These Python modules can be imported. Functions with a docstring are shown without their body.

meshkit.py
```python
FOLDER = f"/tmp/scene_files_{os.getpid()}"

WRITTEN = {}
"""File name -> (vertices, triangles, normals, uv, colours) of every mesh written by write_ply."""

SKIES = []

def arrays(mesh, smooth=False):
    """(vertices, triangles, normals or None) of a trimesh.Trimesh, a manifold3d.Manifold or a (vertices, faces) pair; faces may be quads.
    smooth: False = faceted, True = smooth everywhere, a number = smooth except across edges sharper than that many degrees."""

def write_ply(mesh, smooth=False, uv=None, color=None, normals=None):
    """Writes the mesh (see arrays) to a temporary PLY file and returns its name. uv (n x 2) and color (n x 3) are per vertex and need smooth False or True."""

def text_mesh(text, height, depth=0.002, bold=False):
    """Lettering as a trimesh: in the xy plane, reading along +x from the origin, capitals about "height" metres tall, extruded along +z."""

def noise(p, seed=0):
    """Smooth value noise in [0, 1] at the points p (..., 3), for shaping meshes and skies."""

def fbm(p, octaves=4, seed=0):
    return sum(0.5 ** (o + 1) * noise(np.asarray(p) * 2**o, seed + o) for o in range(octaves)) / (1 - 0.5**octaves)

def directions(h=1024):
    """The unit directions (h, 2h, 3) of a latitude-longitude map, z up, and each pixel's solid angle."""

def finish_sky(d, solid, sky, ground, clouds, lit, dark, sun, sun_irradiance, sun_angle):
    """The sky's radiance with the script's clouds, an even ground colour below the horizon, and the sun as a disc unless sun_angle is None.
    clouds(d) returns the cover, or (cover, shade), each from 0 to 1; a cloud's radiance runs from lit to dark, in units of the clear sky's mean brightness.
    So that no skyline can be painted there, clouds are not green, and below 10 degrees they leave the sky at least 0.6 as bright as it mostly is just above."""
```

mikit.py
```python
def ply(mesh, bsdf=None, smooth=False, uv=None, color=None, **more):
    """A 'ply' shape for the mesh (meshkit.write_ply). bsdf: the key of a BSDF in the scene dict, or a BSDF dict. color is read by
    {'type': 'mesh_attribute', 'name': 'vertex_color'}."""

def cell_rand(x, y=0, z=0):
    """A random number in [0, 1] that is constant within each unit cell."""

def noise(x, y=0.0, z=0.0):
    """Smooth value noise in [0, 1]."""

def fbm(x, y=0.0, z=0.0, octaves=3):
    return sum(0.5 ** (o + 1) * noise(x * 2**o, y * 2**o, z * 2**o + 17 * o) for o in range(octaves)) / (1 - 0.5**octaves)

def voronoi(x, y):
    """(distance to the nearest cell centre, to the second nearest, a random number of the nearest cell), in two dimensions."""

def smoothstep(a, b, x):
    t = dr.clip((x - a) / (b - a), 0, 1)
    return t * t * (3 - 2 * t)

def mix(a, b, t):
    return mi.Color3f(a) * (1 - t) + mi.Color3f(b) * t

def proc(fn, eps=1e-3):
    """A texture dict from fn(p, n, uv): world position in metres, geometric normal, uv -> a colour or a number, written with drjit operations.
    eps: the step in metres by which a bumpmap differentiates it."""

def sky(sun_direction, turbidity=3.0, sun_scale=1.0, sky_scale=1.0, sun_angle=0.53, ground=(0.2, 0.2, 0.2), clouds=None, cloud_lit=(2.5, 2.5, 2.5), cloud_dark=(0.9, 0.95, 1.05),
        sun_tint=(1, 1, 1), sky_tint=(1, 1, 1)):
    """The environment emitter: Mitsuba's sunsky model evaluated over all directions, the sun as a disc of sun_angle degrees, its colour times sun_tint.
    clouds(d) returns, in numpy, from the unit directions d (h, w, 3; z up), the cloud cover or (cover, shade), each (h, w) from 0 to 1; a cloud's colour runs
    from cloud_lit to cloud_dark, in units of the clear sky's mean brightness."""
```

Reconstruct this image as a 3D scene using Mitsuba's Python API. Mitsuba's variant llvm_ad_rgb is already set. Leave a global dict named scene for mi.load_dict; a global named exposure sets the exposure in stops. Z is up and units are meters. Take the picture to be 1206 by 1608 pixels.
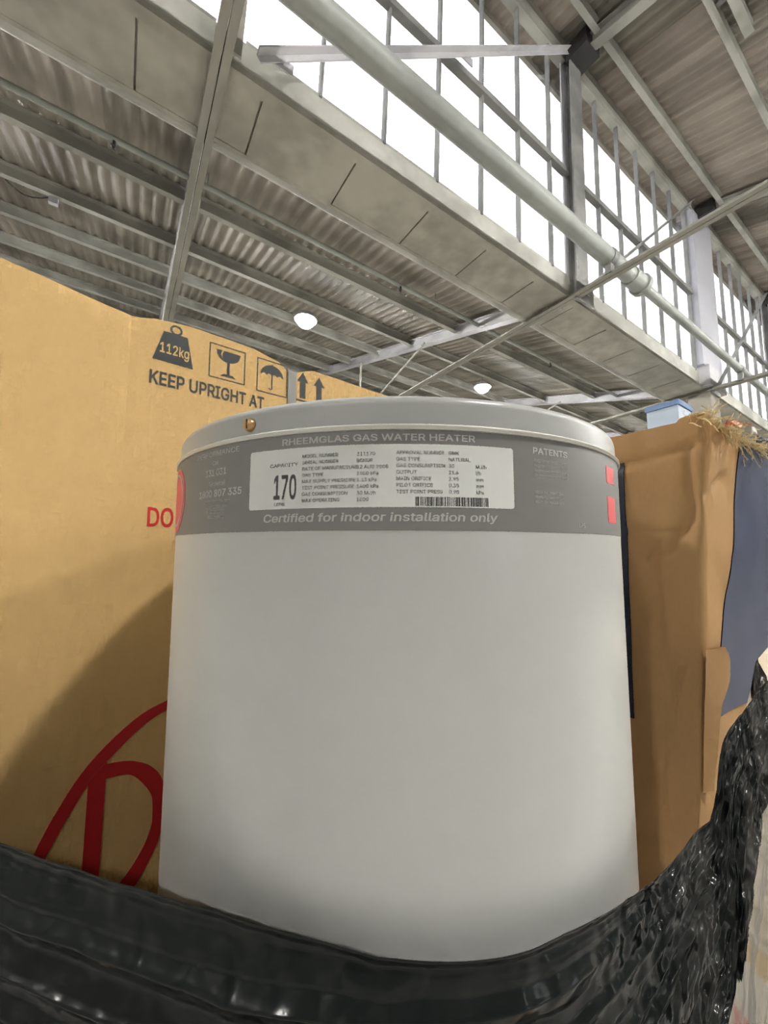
import math, random
import numpy as np, trimesh, mitsuba as mi, drjit as dr, mikit, meshkit
from shapely.geometry import Polygon, box as sbox, Point
from shapely import affinity
from shapely.ops import unary_union
from trimesh.creation import extrude_polygon
T = mi.ScalarTransform4f
rng = np.random.default_rng(7); random.seed(7)
scene, labels = {'type': 'scene'}, {}

# ---------------------------------------------------------------- camera, sky, exposure
CAMZ, S = 1.50, 3.7                     # eye height; metres per building unit (eye to gutter soffit)
FX = 627.99
FW = np.array([0.54, 0.83, 0.14]); 
_az, _pi, _ro = 0.994457287, 0.140845831, 0.0390387117
FW = np.array([math.cos(_az)*math.cos(_pi), math.sin(_az)*math.cos(_pi), math.sin(_pi)])
_r = np.cross(FW, [0, 0, 1]); _r /= np.linalg.norm(_r); _u = np.cross(_r, FW)
UP = -_r*math.sin(_ro) + _u*math.cos(_ro)
RT = _r*math.cos(_ro) + _u*math.sin(_ro)
EYE = np.array([0, 0, CAMZ])
scene['camera'] = dict(type='perspective', fov=math.degrees(2*math.atan(603/FX)), fov_axis='x', near_clip=0.02, far_clip=500.0,
                       to_world=T().look_at(origin=EYE.tolist(), target=(EYE+FW).tolist(), up=UP.tolist()))
SKY = 2.1
scene['sky'] = mikit.sky([0.3, 0.5, 0.8], sun_scale=0.0, sky_scale=1.0, sun_angle=None, ground=(.2, .2, .19),
                         clouds=lambda d: np.ones(d.shape[:2]), cloud_lit=(SKY*17, SKY*17.3, SKY*17.8))
exposure = 0.0
LAMP = 1500.0                            # radiance of a lamp's lens

# ---------------------------------------------------------------- helpers
fbm, noise, mix, sst = mikit.fbm, mikit.noise, mikit.mix, mikit.smoothstep

def mat(name, color, rough=.5, metal=0., spec=.5, twosided=True, **kw):
    bump = kw.pop('bump', None)
    c = mikit.proc(color) if callable(color) else {'type': 'rgb', 'value': list(color)}
    b = dict(type='principled', base_color=c, roughness=rough, metallic=metal, specular=spec, **kw)
    if bump:
        b = dict(type='bumpmap', arbitrary=mikit.proc(bump[0], eps=bump[2] if len(bump) > 2 else 1e-3), scale=bump[1], bsdf=b)
    scene[name] = dict(type='twosided', bsdf=b) if twosided else b
    return name

def numbered(key):
    if key not in scene and key not in labels: return key
    k = 1
    while f'{key}_{k:03d}' in scene or f'{key}_{k:03d}' in labels: k += 1
    return f'{key}_{k:03d}'

def thing(name, label=None, cat=None, group=None, kind=None):
    key = numbered(name); d = {}
    if label: d['label'] = label
    if cat: d['category'] = cat
    if group: d['group'] = group
    if kind: d['kind'] = kind
    labels[key] = d
    return key

def part(parent, name, mesh, m, smooth=False, label=None, kind=None, **kw):
    key = numbered(f'{parent}__{name}')
    scene[key] = mikit.ply(mesh, m, smooth=smooth, **kw)
    d = {}
    if label: d['label'] = label
    if kind: d['kind'] = kind
    if d: labels[key] = d
    return key

def whole(name, mesh, m, label, cat=None, group=None, kind=None, smooth=False):
    key = thing(name, label, cat, group, kind)
    scene[key] = mikit.ply(mesh, m, smooth=smooth)
    return key

cat = trimesh.util.concatenate
def w(p):                                # building units (eye at the origin) -> world metres
    return np.asarray(p, float)*S + EYE
def bx(x0, x1, y0, y1, z0, z1):          # a box in building units
    m = trimesh.creation.box(bounds=[[min(x0, x1), min(y0, y1), min(z0, z1)], [max(x0, x1), max(y0, y1), max(z0, z1)]])
    m.vertices = w(m.vertices); return m
def mbox(x0, x1, y0, y1, z0, z1):
    return trimesh.creation.box(bounds=[[x0, y0, z0], [x1, y1, z1]])
def sweep(poly, a, b, up=(0, 0, 1)):     # a profile (side, up in metres) swept from a to b (world)
    a, b = np.asarray(a, float), np.asarray(b, float)
    d = b-a; Ln = np.linalg.norm(d); d /= Ln
    s = np.cross(d, up); s /= np.linalg.norm(s); u2 = np.cross(s, d)
    m = extrude_polygon(Polygon(poly), Ln, engine='earcut')
    v = m.vertices
    m = trimesh.Trimesh(a + v[:, :1]*s + v[:, 1:2]*u2 + v[:, 2:]*d, m.faces, process=False)
    if np.linalg.det(np.stack([s, u2, d])) < 0: m.invert()
    return m
def tube(a, b, r, n=20):
    return trimesh.creation.cylinder(radius=r, segment=[np.asarray(a, float), np.asarray(b, float)], sections=n)
def rect(wd, h, cx=0, cy=0):
    return [(cx-wd/2, cy-h/2), (cx+wd/2, cy-h/2), (cx+wd/2, cy+h/2), (cx-wd/2, cy+h/2)]
def channel(wd, h, t=.012, f=1):         # a C section, open to +side * f
    return [(0, 0), (f*wd, 0), (f*wd, t*1.4), (f*t, t*1.4), (f*t, h-t*1.4), (f*wd, h-t*1.4), (f*wd, h), (0, h)][::f]
def ibeam(wd, h, t=.012):
    a, b = wd/2, t/2
    return [(-a, 0), (a, 0), (a, t*1.4), (b, t*1.4), (b, h-t*1.4), (a, h-t*1.4), (a, h), (-a, h), (-a, h-t*1.4), (-b, h-t*1.4), (-b, t*1.4), (-a, t*1.4)]
def grid(P, closed_u=False):             # P (nu, nv, 3) -> mesh
    nu, nv = P.shape[:2]
    i, j = np.meshgrid(np.arange(nu if closed_u else nu-1), np.arange(nv-1), indexing='ij')
    a = i*nv+j; b = ((i+1) % nu)*nv+j
    q = np.stack([a, b, b+1, a+1], -1).reshape(-1, 4)
    return trimesh.Trimesh(P.reshape(-1, 3), np.vstack([q[:, [0, 1, 2]], q[:, [0, 2, 3]]]), process=False)

# the wrapped load leans 3.5 degrees: its own frame (x right, y away, z up along the tank), the eye at its origin
LM = np.array([[0.8350, -0.5490, 0.0367], [0.5472, 0.8356, 0.0482], [-0.0571, -0.0201, 0.9982]])
LM = np.linalg.svd(LM)[0] @ np.linalg.svd(LM)[2]
def lw(p): return np.asarray(p, float) @ LM + EYE
def lmesh(m): return trimesh.Trimesh(lw(m.vertices), m.faces, process=False)
PALLET = .145
def zbase(pts):                          # local z at which a leaning body just rests on the pallet
    pts = np.atleast_2d(pts)
    return (PALLET-CAMZ-min(pts @ LM[:2, 2]))/LM[2, 2]

# ---------------------------------------------------------------- materials
def stain(p, s=1.0, seed=0.):
    return fbm(p.x*s+seed, p.y*s, p.z*s, octaves=4)
mat('roof_sheet_grey', lambda p, n, uv: mix((.155, .145, .125), (.33, .31, .27), sst(.25, .75, .55*fbm(p.x*6.5, p.y*.5, p.z*.5, octaves=4)+.45*fbm(p.x*1.3, p.y*1.6, 3., octaves=3))), .85, spec=.2)
mat('roof_sheet_brown', lambda p, n, uv: mix((.27, .235, .21), (.50, .45, .40), sst(.25, .75, .55*fbm(p.x*6.5, p.y*.45, 9., octaves=4)+.45*fbm(p.x*1.1, p.y*1.5, 5., octaves=3))), .85, spec=.2)
mat('roof_sheet_dark', lambda p, n, uv: mix((.15, .138, .12), (.30, .28, .245), sst(.25, .75, .55*fbm(p.x*7.5, p.y*.55, 4., octaves=4)+.45*fbm(p.x*1.7, p.y*1.9, 6., octaves=3))), .85, spec=.2)
mat('steel', lambda p, n, uv: mix((.27, .27, .25), (.43, .43, .40), sst(.3, .7, stain(p, 2.2))), .55)
mat('steel_dark', lambda p, n, uv: mix((.15, .155, .155), (.26, .265, .26), sst(.3, .7, stain(p, 2.0, 5.))), .6)
mat('steel_lilac', lambda p, n, uv: mix((.36, .36, .39), (.50, .50, .53), sst(.3, .7, stain(p, 1.8, 8.))), .5)
mat('rafter_paint', lambda p, n, uv: mix((.20, .197, .17), (.28, .275, .24), sst(.3, .7, stain(p, 1.8, 2.))), .6)
mat('gutter_concrete', lambda p, n, uv: mix((.25, .245, .21), (.40, .39, .345), sst(.28, .72, .7*fbm(p.x*1.4, p.y*2.2, p.z*2.2, octaves=4)+.3*fbm(p.x*7, p.y*7, 2., octaves=3))), .9, spec=.2)
mat('sill_paint', lambda p, n, uv: mix((.31, .31, .285), (.45, .45, .42), sst(.3, .7, stain(p, 2.6, 4.))), .7)
mat('pipe_paint', lambda p, n, uv: mix((.225, .24, .23), (.30, .32, .305), sst(.3, .7, stain(p, 2.4, 1.))), .45)
mat('clad_white', lambda p, n, uv: mix((.40, .41, .47), (.47, .48, .535), stain(p, 1.5, 3.)), .5)
mat('black_iron', (.03, .03, .032), .5)
mat('wall_block', lambda p, n, uv: mix((.22, .22, .21), (.30, .30, .29), stain(p, 1.2)), .9)
mat('floor_concrete', lambda p, n, uv: mix((.22, .215, .20), (.32, .31, .29), stain(p, .8)), .7)
scene['window_glass'] = dict(type='thindielectric', int_ior=1.5)
mat('enamel', lambda p, n, uv: mix((.445, .455, .448), (.470, .480, .473), fbm(p.x*3, p.y*3, p.z*9, octaves=2)), .28, spec=.5, clearcoat=.7, clearcoat_gloss=.85)
mat('cap_enamel', (.36, .372, .368), .32, spec=.5)
mat('seam_metal', (.62, .62, .58), .3, metal=.3)
mat('brass', (.55, .34, .16), .28, metal=1.0)
mat('label_grey', (.175, .175, .172), .5)
mat('label_white', (.66, .68, .67), .5)
mat('ink_pale', (.40, .40, .39), .6)
mat('ink_dark', (.045, .045, .05), .6)
mat('ink_red', (.62, .10, .11), .5)
def kraft(a, b, fq=320.):
    return lambda p, n, uv: mix(a, b, sst(.1, .9, .25*fbm(p.x*fq, p.y*fq, p.z*fq*.35, octaves=3)+.75*fbm(p.x*4, p.y*4, p.z*3, octaves=4)))
mat('kraft_yellow', kraft((.49, .325, .135), (.54, .36, .158)), .75, spec=.25)
mat('kraft_brown', kraft((.40, .235, .105), (.48, .29, .135)), .7, spec=.25)
mat('kraft_fibre', (.62, .50, .28), .9)
mat('print_black', (.022, .026, .028), .7)
mat('print_red', (.40, .012, .015), .6)
mat('strap_grey', (.20, .20, .195), .5)
mat('navy_print', lambda p, n, uv: mix((.040, .055, .10), (.070, .082, .145), fbm(p.x*9, p.y*9, p.z*5, octaves=3)), .5)
mat('navy_plastic', (.02, .028, .05), .35)
mat('tear_orange', (.55, .19, .10), .7)
mat('tear_white', (.75, .74, .72), .7)
mat('tear_blue', (.04, .08, .14), .7)
mat('beige_carton', kraft((.30, .25, .18), (.42, .36, .27), 20.), .25, spec=.7, clearcoat=.8, clearcoat_gloss=.95, bump=(lambda p, n, uv: fbm(p.x*14, p.y*14, p.z*30, octaves=2), .03, 2e-3))
mat('white_carton', (.42, .41, .37), .5)
mat('red_carton', (.30, .02, .025), .5)
mat('yellow_carton', (.36, .24, .06), .5)
mat('blue_crate', (.27, .32, .39), .5)
mat('blue_lid', (.05, .10, .20), .5)
mat('pallet_wood', lambda p, n, uv: mix((.30, .22, .13), (.45, .34, .21), fbm(p.x*8, p.y*40, p.z*40, octaves=3)), .8)
def film_tone(p, n, uv):                  # many dark layers in front, fewer and greyer round the corner
    a = sst(.16, .42, .835*p.x-.549*p.y+.0367*(p.z-CAMZ))
    return mix((.005, .007, .007), (.050, .050, .048), a*sst(.35, .65, fbm(p.x*30, p.y*30, p.z*5, octaves=2)))
def film_bump(p, n, uv):                  # fine creasing of the film, stronger where it is pulled round the right corner
    a = sst(.10, .32, .835*p.x-.549*p.y+.0367*(p.z-CAMZ))
    return (.12+.88*a)*fbm(p.x*74, p.y*74, p.z*44, octaves=2)
scene['film_black'] = dict(type='twosided', bsdf=dict(type='bumpmap', arbitrary=mikit.proc(film_bump, eps=5e-4), scale=.029,
    bsdf=dict(type='principled', base_color=mikit.proc(film_tone), roughness=.19, specular=.26)))
scene['film_clear'] = dict(type='blendbsdf', weight=.45,
    a=dict(type='twosided', bsdf=dict(type='principled', base_color={'type': 'rgb', 'value': [.27, .26, .235]}, roughness=.19, specular=.8)),
    b=dict(type='thindielectric', int_ior=1.4))
scene['lamp_dark'] = dict(type='twosided', bsdf=dict(type='principled', base_color={'type': 'rgb', 'value': [.25, .25, .25]}, roughness=.4))

# ---------------------------------------------------------------- the hall (building units: x along the windows, y across, z up; eye at 0)
COL = [.075+1.225*k for k in range(-2, 8)]          # column lines
X0, X1, YW, PER, SL = COL[0], COL[-1], .764, 3.77, .28
LOW = lambda y: .83+SL*y                            # underside of the lower roof's sheets
HIGH = lambda y: 1.886+SL*y                         # and of the roof that starts over the windows
ZF = -CAMZ/S
YF = YW-PER                                         # next valley, behind the viewer

whole('floor', bx(X0, X1, -3.03, 4.56, ZF-.03, ZF), 'floor_concrete', 'grey concrete warehouse floor', kind='structure')
whole('wall_back', bx(X0, X1, 4.50, 4.56, ZF, 2.2), 'wall_block', 'plain grey wall far behind the lower roof', kind='structure')
whole('wall_right', bx(X1, X1+.06, YF, 4.56, ZF, 2.2), 'wall_block', 'plain grey end wall of the hall', kind='structure')
whole('wall_front', cat([bx(X0, .72, -3.03, -2.97, ZF, 1.08), bx(1.22, X1, -3.03, -2.97, ZF, 1.08), bx(.72, 1.22, -3.03, -2.97, .45, 1.08)]), 'wall_block', 'plain grey wall with an open doorway far behind the viewer', kind='structure')
whole('wall_left', bx(X0-.06, X0, YF, 4.56, ZF, 2.2), 'wall_block', 'plain grey end wall left of the viewer', kind='structure')

RIB = .146/S
def sheet_mesh(x, nrib, y0, y1, zf, t=.0022):
    k = nrib*8+1
    xs = x+np.arange(k)*RIB/8
    prof = .0052*np.cos((xs-X0)/RIB*2*np.pi)
    P = np.array([[(a, y0, zf(y0)+b+.0065), (a, y1, zf(y1)+b+.0065)] for a, b in zip(xs, prof)])
    Q = P + [0, 0, t]
    lo, hi = grid(P), grid(Q); hi.invert() if False else None
    n = len(P)*2
    v = np.vstack([P.reshape(-1, 3), Q.reshape(-1, 3)])
    f = [lo.faces[:, ::-1], hi.faces+n]
    i = np.arange(k-1)*2
    for a, flip in ((0, False), (1, True)):
        q = np.stack([i+a, i+2+a, i+2+a+n, i+a+n], 1)
        if flip: q = q[:, ::-1]
        f += [q[:, [0, 1, 2]], q[:, [0, 2, 3]]]
    for e in (0, 2*(k-1)):
        q = np.array([[e, e+n, e+n+1, e+1]])
        f += [q[:, [0, 1, 2]], q[:, [0, 2, 3]]]
    return trimesh.Trimesh(w(v), np.vstack(f), process=False)

def roof(key, zf, ys, tones, xmin, xmax, nrib=7):
    wd = nrib*RIB
    xs = np.arange(math.floor((xmin-X0)/wd), math.ceil((xmax-X0)/wd))*wd+X0
    for r in range(len(ys)-1):
        for x in xs:
            part(key, 'sheet', sheet_mesh(x, nrib, ys[r]-.02, ys[r+1]+.012, lambda y, r=r: zf(y)+.0016*(r % 2)+.0008*((round((x-X0)/wd)) % 2)), tones[int(rng.integers(len(tones)))], smooth=40)

PB = .050                                           # purlin depth
def purlins(key, zf, ys, m, bays):
    for y in ys:
        for k in bays:
            a, b = w((COL[k]+.022, y, zf(y)-PB)), w((COL[k+1]-.022, y, zf(y)-PB))
            part(key, 'purlin', sweep(channel(.075, PB*S, .010, 1), a, b), m)

ceil0 = thing('ceiling', 'grey corrugated lower roof with deep steel purlins beyond the windows', kind='structure')
yp = [.985, 1.361, 1.728, 2.085, 2.47, 2.85, 3.23, 3.61, 3.99, 4.37]
roof(ceil0, LOW, [.93, 1.361, 2.085, 2.85, 3.61, 4.52], ['roof_sheet_grey', 'roof_sheet_dark', 'roof_sheet_grey'], -1.2, 6.2)
purlins(ceil0, LOW, yp[1:], 'steel', range(1, 7))
ceil1 = thing('ceiling', 'brownish corrugated upper roof sloping down from above the windows', kind='structure')
yq = [.64, .365, -.01, -.385, -.76, -1.135, -1.51, -1.885, -2.26, -2.63]
roof(ceil1, HIGH, [-2.95, -2.26, -1.51, -.76, -.01, .365, .88][::1], ['roof_sheet_brown', 'roof_sheet_brown', 'roof_sheet_dark'], -1.2, 5.0)
purlins(ceil1, HIGH, yq[:5], 'steel', range(1, 7))
purlins(ceil1, HIGH, yq[5:], 'steel', range(1, 5))
# the same roofs further along, out of the pieces' sight
for key, zf, y0, y1, xa in ((ceil0, LOW, .93, 4.52, 6.2), (ceil1, HIGH, -2.95, .88, 5.0)):
    part(key, 'far_sheeting', sheet_mesh(math.ceil((xa-X0)/(7*RIB))*7*RIB+X0, int((X1-xa)/RIB), y0, y1, zf), 'roof_sheet_dark', smooth=40, kind='stuff')
    part(key, 'far_sheeting', sheet_mesh(X0, int((-1.2-X0)/RIB), y0, y1, zf), 'roof_sheet_dark', smooth=40, kind='stuff')

# valley gutter: a slab of cast panels with joints, seen from below, and its lit upstand below the glass
gut = thing('trim_1', 'stained concrete valley gutter under the row of windows', kind='structure')
jx = [x for x in np.arange(-2.4, X1, .2345)+(.151+.2345*0)-.004*0]
jx = [.151+.2345*k for k in range(-11, 37)]
for a, b in zip(jx[:-1], jx[1:]):
    dz = float(rng.uniform(0, .0018))
    part(gut, 'soffit_panel', bx(a+.0022, b-.0022, YW+.012, .932, 1.0+dz, 1.03), 'gutter_concrete')
part(gut, 'bed', bx(jx[0], jx[-1], YW+.004, .935, 1.012, 1.05), 'gutter_concrete')
part(gut, 'upstand', bx(jx[0], jx[-1], YW, YW+.03, 1.012, 1.083), 'sill_paint')
part(gut, 'lip', bx(jx[0], jx[-1], YW-.006, YW+.02, .998, 1.013), 'gutter_concrete')
part(gut, 'back_upstand', bx(jx[0], jx[-1], .925, .94, 1.0, 1.11), 'gutter_concrete')
whole('gutter_edge_tube', tube(w((jx[0], .945, 1.012)), w((jx[-1], .945, 1.012)), .016*S, 20), 'steel', 'thick round pale tube along the far lower edge of the gutter', 'tube', smooth=40)

# windows, one per bay: mullions, transom, head, two rows of panes
for k in range(len(COL)-1):
    a, b = COL[k]+.03, COL[k+1]-.03
    if k < 1: continue
    win = thing(f'window_{k}', 'tall clerestory window of clear panes between thin steel mullions', kind='structure')
    nP = 7
    ms = [COL[k]+.021+.1785*(i) for i in range(1, nP)]
    edges = [a]+ms+[b]
    for x in ms:
        part(win, 'mullion', bx(x-.0032, x+.0032, YW-.004, YW+.012, 1.083, 2.045), 'steel_dark')
    part(win, 'transom', bx(a, b, YW-.012, YW+.010, 1.513, 1.535), 'steel_dark')
    part(win, 'sill_rail', bx(a, b, YW+.001, YW+.018, 1.083, 1.093), 'steel')
    part(win, 'head_rail', bx(a, b, YW-.01, YW+.022, 2.035, 2.062), 'steel')
    for z0, z1 in ((1.093, 1.513), (1.535, 2.035)):
        for e0, e1 in zip(edges[:-1], edges[1:]):
            part(win, 'pane', bx(e0+.004, e1-.004, YW+.005, YW+.0052, z0, z1), 'window_glass')
whole('trim_2', bx(X0, X1, YW-.02, YW+.01, 2.062, 2.10), 'steel', 'head beam over the row of windows', kind='structure')
whole('trim_3', bx(X0, X1, .872, .885, HIGH(.88)-.02, HIGH(.88)+.03), 'sill_paint', 'eaves board of the upper roof outside the windows', kind='structure')

# columns
coltext = {2: 'twin-channel steel column with a dark slot, at the left end of the visible windows',
           3: 'slim dark steel column between the two nearest window bays',
           4: 'broad column clad in pale lilac sheet beyond the slim dark column'}
for k in range(1, len(COL)):
    x = COL[k]
    if k in coltext: c = thing('column', coltext[k], 'column')
    else: c = thing('column', 'steel window column further along the hall or outside the frame', 'column', 'columns further along')
    y = YW-.012
    if k == 4:
        part(c, 'cladding', bx(x-.125, x+.135, y-.02, y+.03, 1.11, 2.02), 'clad_white')
        part(c, 'upper_post', bx(x-.02, x+.05, y-.012, y+.02, 2.02, 2.10), 'steel_lilac')
        part(c, 'base_wrap', bx(x-.10, x+.12, y-.035, y+.03, 1.0, 1.11), 'steel_lilac')
        part(c, 'lower_post', bx(x-.06, x+.06, y-.02, y+.08, ZF, 1.0), 'roof_sheet_grey')
    else:
        m = 'rafter_paint' if k == 2 else 'steel_dark'
        wd = .024 if k == 2 else .042
        if k == 2:
            for sx in (-1, 1):
                part(c, 'channel', sweep(channel(wd*S*.9, .20, .014, sx), w((x+sx*.0025, y-.02, 1.0)), w((x+sx*.0025, y-.02, 2.08)), up=(0, 1, 0)), m)
            part(c, 'infill', bx(x-.003, x+.003, y+.012, y+.02, 1.0, 2.08), 'black_iron')
        else:
            part(c, 'web_plate', bx(x-wd*.15, x+wd*.15, y-.018, y+.02, 1.0, 2.09), m)
            part(c, 'flange', bx(x-wd, x+wd*.75, y-.024, y-.018, 1.0, 2.09), 'steel_dark')
            part(c, 'flange', bx(x-wd, x+wd, y+.016, y+.022, 1.0, 2.09), 'steel_lilac')
    if k in (3, 4):
        part(c, 'gusset', bx(x-.055, x+.055, y-.028, y-.022, .97, 1.06), 'steel_dark' if k > 2 else 'rafter_paint')

# trusses: rafter of the lower roof, tie, webs, rafter of the upper roof
trtext = {2: 'truss at the left column: twin channel rafter running down left behind the big carton',
          3: 'truss at the slim dark column: lilac rafter and long thin tie crossing under the gutter',
          4: 'truss at the broad pale column: lilac rafter low over the right carton'}
for k in range(1, len(COL)-1):
    x = COL[k]
    if k in trtext: t = thing('roof_truss', trtext[k], 'roof truss')
    else: t = thing('roof_truss', 'roof truss further along the hall or outside the frame', 'roof truss', 'trusses further along')
    m = 'rafter_paint' if k == 2 else 'steel_lilac'
    zr = lambda y: LOW(y)-PB-.02
    y0_ = .95 if k == 2 else .80
    xr_ = x-(.011 if k == 2 else .037)
    part(t, 'rafter', sweep(ibeam(.12, .20), w((xr_, y0_, zr(y0_))), w((xr_, 4.4, zr(4.4)))), 'steel_lilac')
    tx = x-.015 if k == 2 else x-.05
    for sx in (-1, 1):                      # two angles back to back with a slot between them
        part(t, 'tie', sweep([(0, 0), (sx*.060, 0), (sx*.060, .008), (sx*.008, .008), (sx*.008, .07), (0, .07)][::sx], w((tx+sx*.0012, -2.9, .980)), w((tx+sx*.0012, 4.4, .980))), 'rafter_paint')
    pts = [(.86, None), (1.58, 1), (2.28, 0), (2.28, 1)]
    for (ya, yb) in ((1.58, 2.28), (2.98, 2.28), (2.98, 3.68)):
        a = w((tx-.004, ya, zr(ya)+.01)) ; b = w((tx-.004, yb, .995))
        part(t, 'web', tube(a, b, .022, 8), 'steel')
    part(t, 'web', tube(w((tx-.004, 2.28, .995)), w((tx-.004, 2.28, zr(2.28)+.01)), .03, 8), 'steel')
    zu = lambda y: HIGH(y)-PB-.015
    part(t, 'upper_rafter', sweep(ibeam(.14, .20), w((x, .73, zu(.73))), w((x, -2.9, zu(-2.9)))), 'steel')
    for ya, yb in ((-.4, .2), (-.4, -1.1), (-1.6, -1.1)):
        part(t, 'web', tube(w((tx-.004, ya, .995)), w((x, yb, zu(yb)+.005)), .022, 8), 'steel')
    part(t, 'knee_plate', bx(x-.045, x+.045, .66, .745, 2.0, 2.07), 'black_iron')

# diagonal wind braces in the window plane
brtext = {2: 'pale diagonal brace across the nearest windows from column foot to column head', 3: 'thin dark diagonal brace rising behind the overhead pipe to the broad pale column', 4: 'diagonal brace across the windows beyond the broad pale column'}
for k in range(1, 7):
    b = thing('wind_brace', brtext.get(k, 'diagonal window brace further along or outside the frame'), 'brace', None if k in brtext else 'braces further along')
    if k == 2: a0, a1 = w((.1304, .722, 1.0026)), w((1.235, .722, 1.994))
    else: a0, a1 = w((COL[k]-.02, .716, 1.0)), w((COL[k+1]-.171, .716, 2.002))
    sz = .060 if k == 2 else .045
    part(b, 'bar', sweep([(0, 0), (.012, 0), (.012, sz-.012), (.07, sz-.012), (.07, sz), (0, sz)], a0, a1), 'steel_lilac' if k == 2 else 'steel_dark')
    for t_ in ((.04, .26, .52) if k == 2 else (.02, .98)):
        c = a0+(a1-a0)*t_
        g = trimesh.creation.box([.16, .012, .10]); g.apply_translation(c+[0, .012, 0])
        part(b, 'gusset_plate', g, 'steel_lilac' if k == 2 else 'steel_dark')

# overhead pipe with a coupling, thinner beyond it
PY, PZ = .611, 1.05
pipe = thing('overhead_pipe', 'large pale grey overhead pipe running along the windows with a coupling', 'pipe')
part(pipe, 'wide_run', tube(w((X0+.2, PY, PZ)), w((1.40, PY, PZ)), .0262*S, 40), 'pipe_paint', 40)
part(pipe, 'coupling', cat([tube(w((1.385, PY, PZ)), w((1.475, PY, PZ)), .031*S, 40), tube(w((1.455, PY, PZ)), w((1.475, PY, PZ)), .037*S, 40)]), 'pipe_paint', 40, label='wide round pipe coupling with a flange')
part(pipe, 'narrow_run', tube(w((1.475, PY, PZ)), w((X1-.1, PY, PZ)), .0165*S, 32), 'pipe_paint', 40)
for k in range(1, 8):
    x = COL[k]-.05
    rr = .029 if k < 4 else .019
    part(pipe, 'clamp', tube(w((x-.012, PY, PZ)), w((x+.012, PY, PZ)), rr*S, 32), 'steel_dark', 40)
    part(pipe, 'bracket', bx(x-.012, x+.012, PY-.01, PY+.01, .99, 1.03), 'steel_dark')

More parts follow.
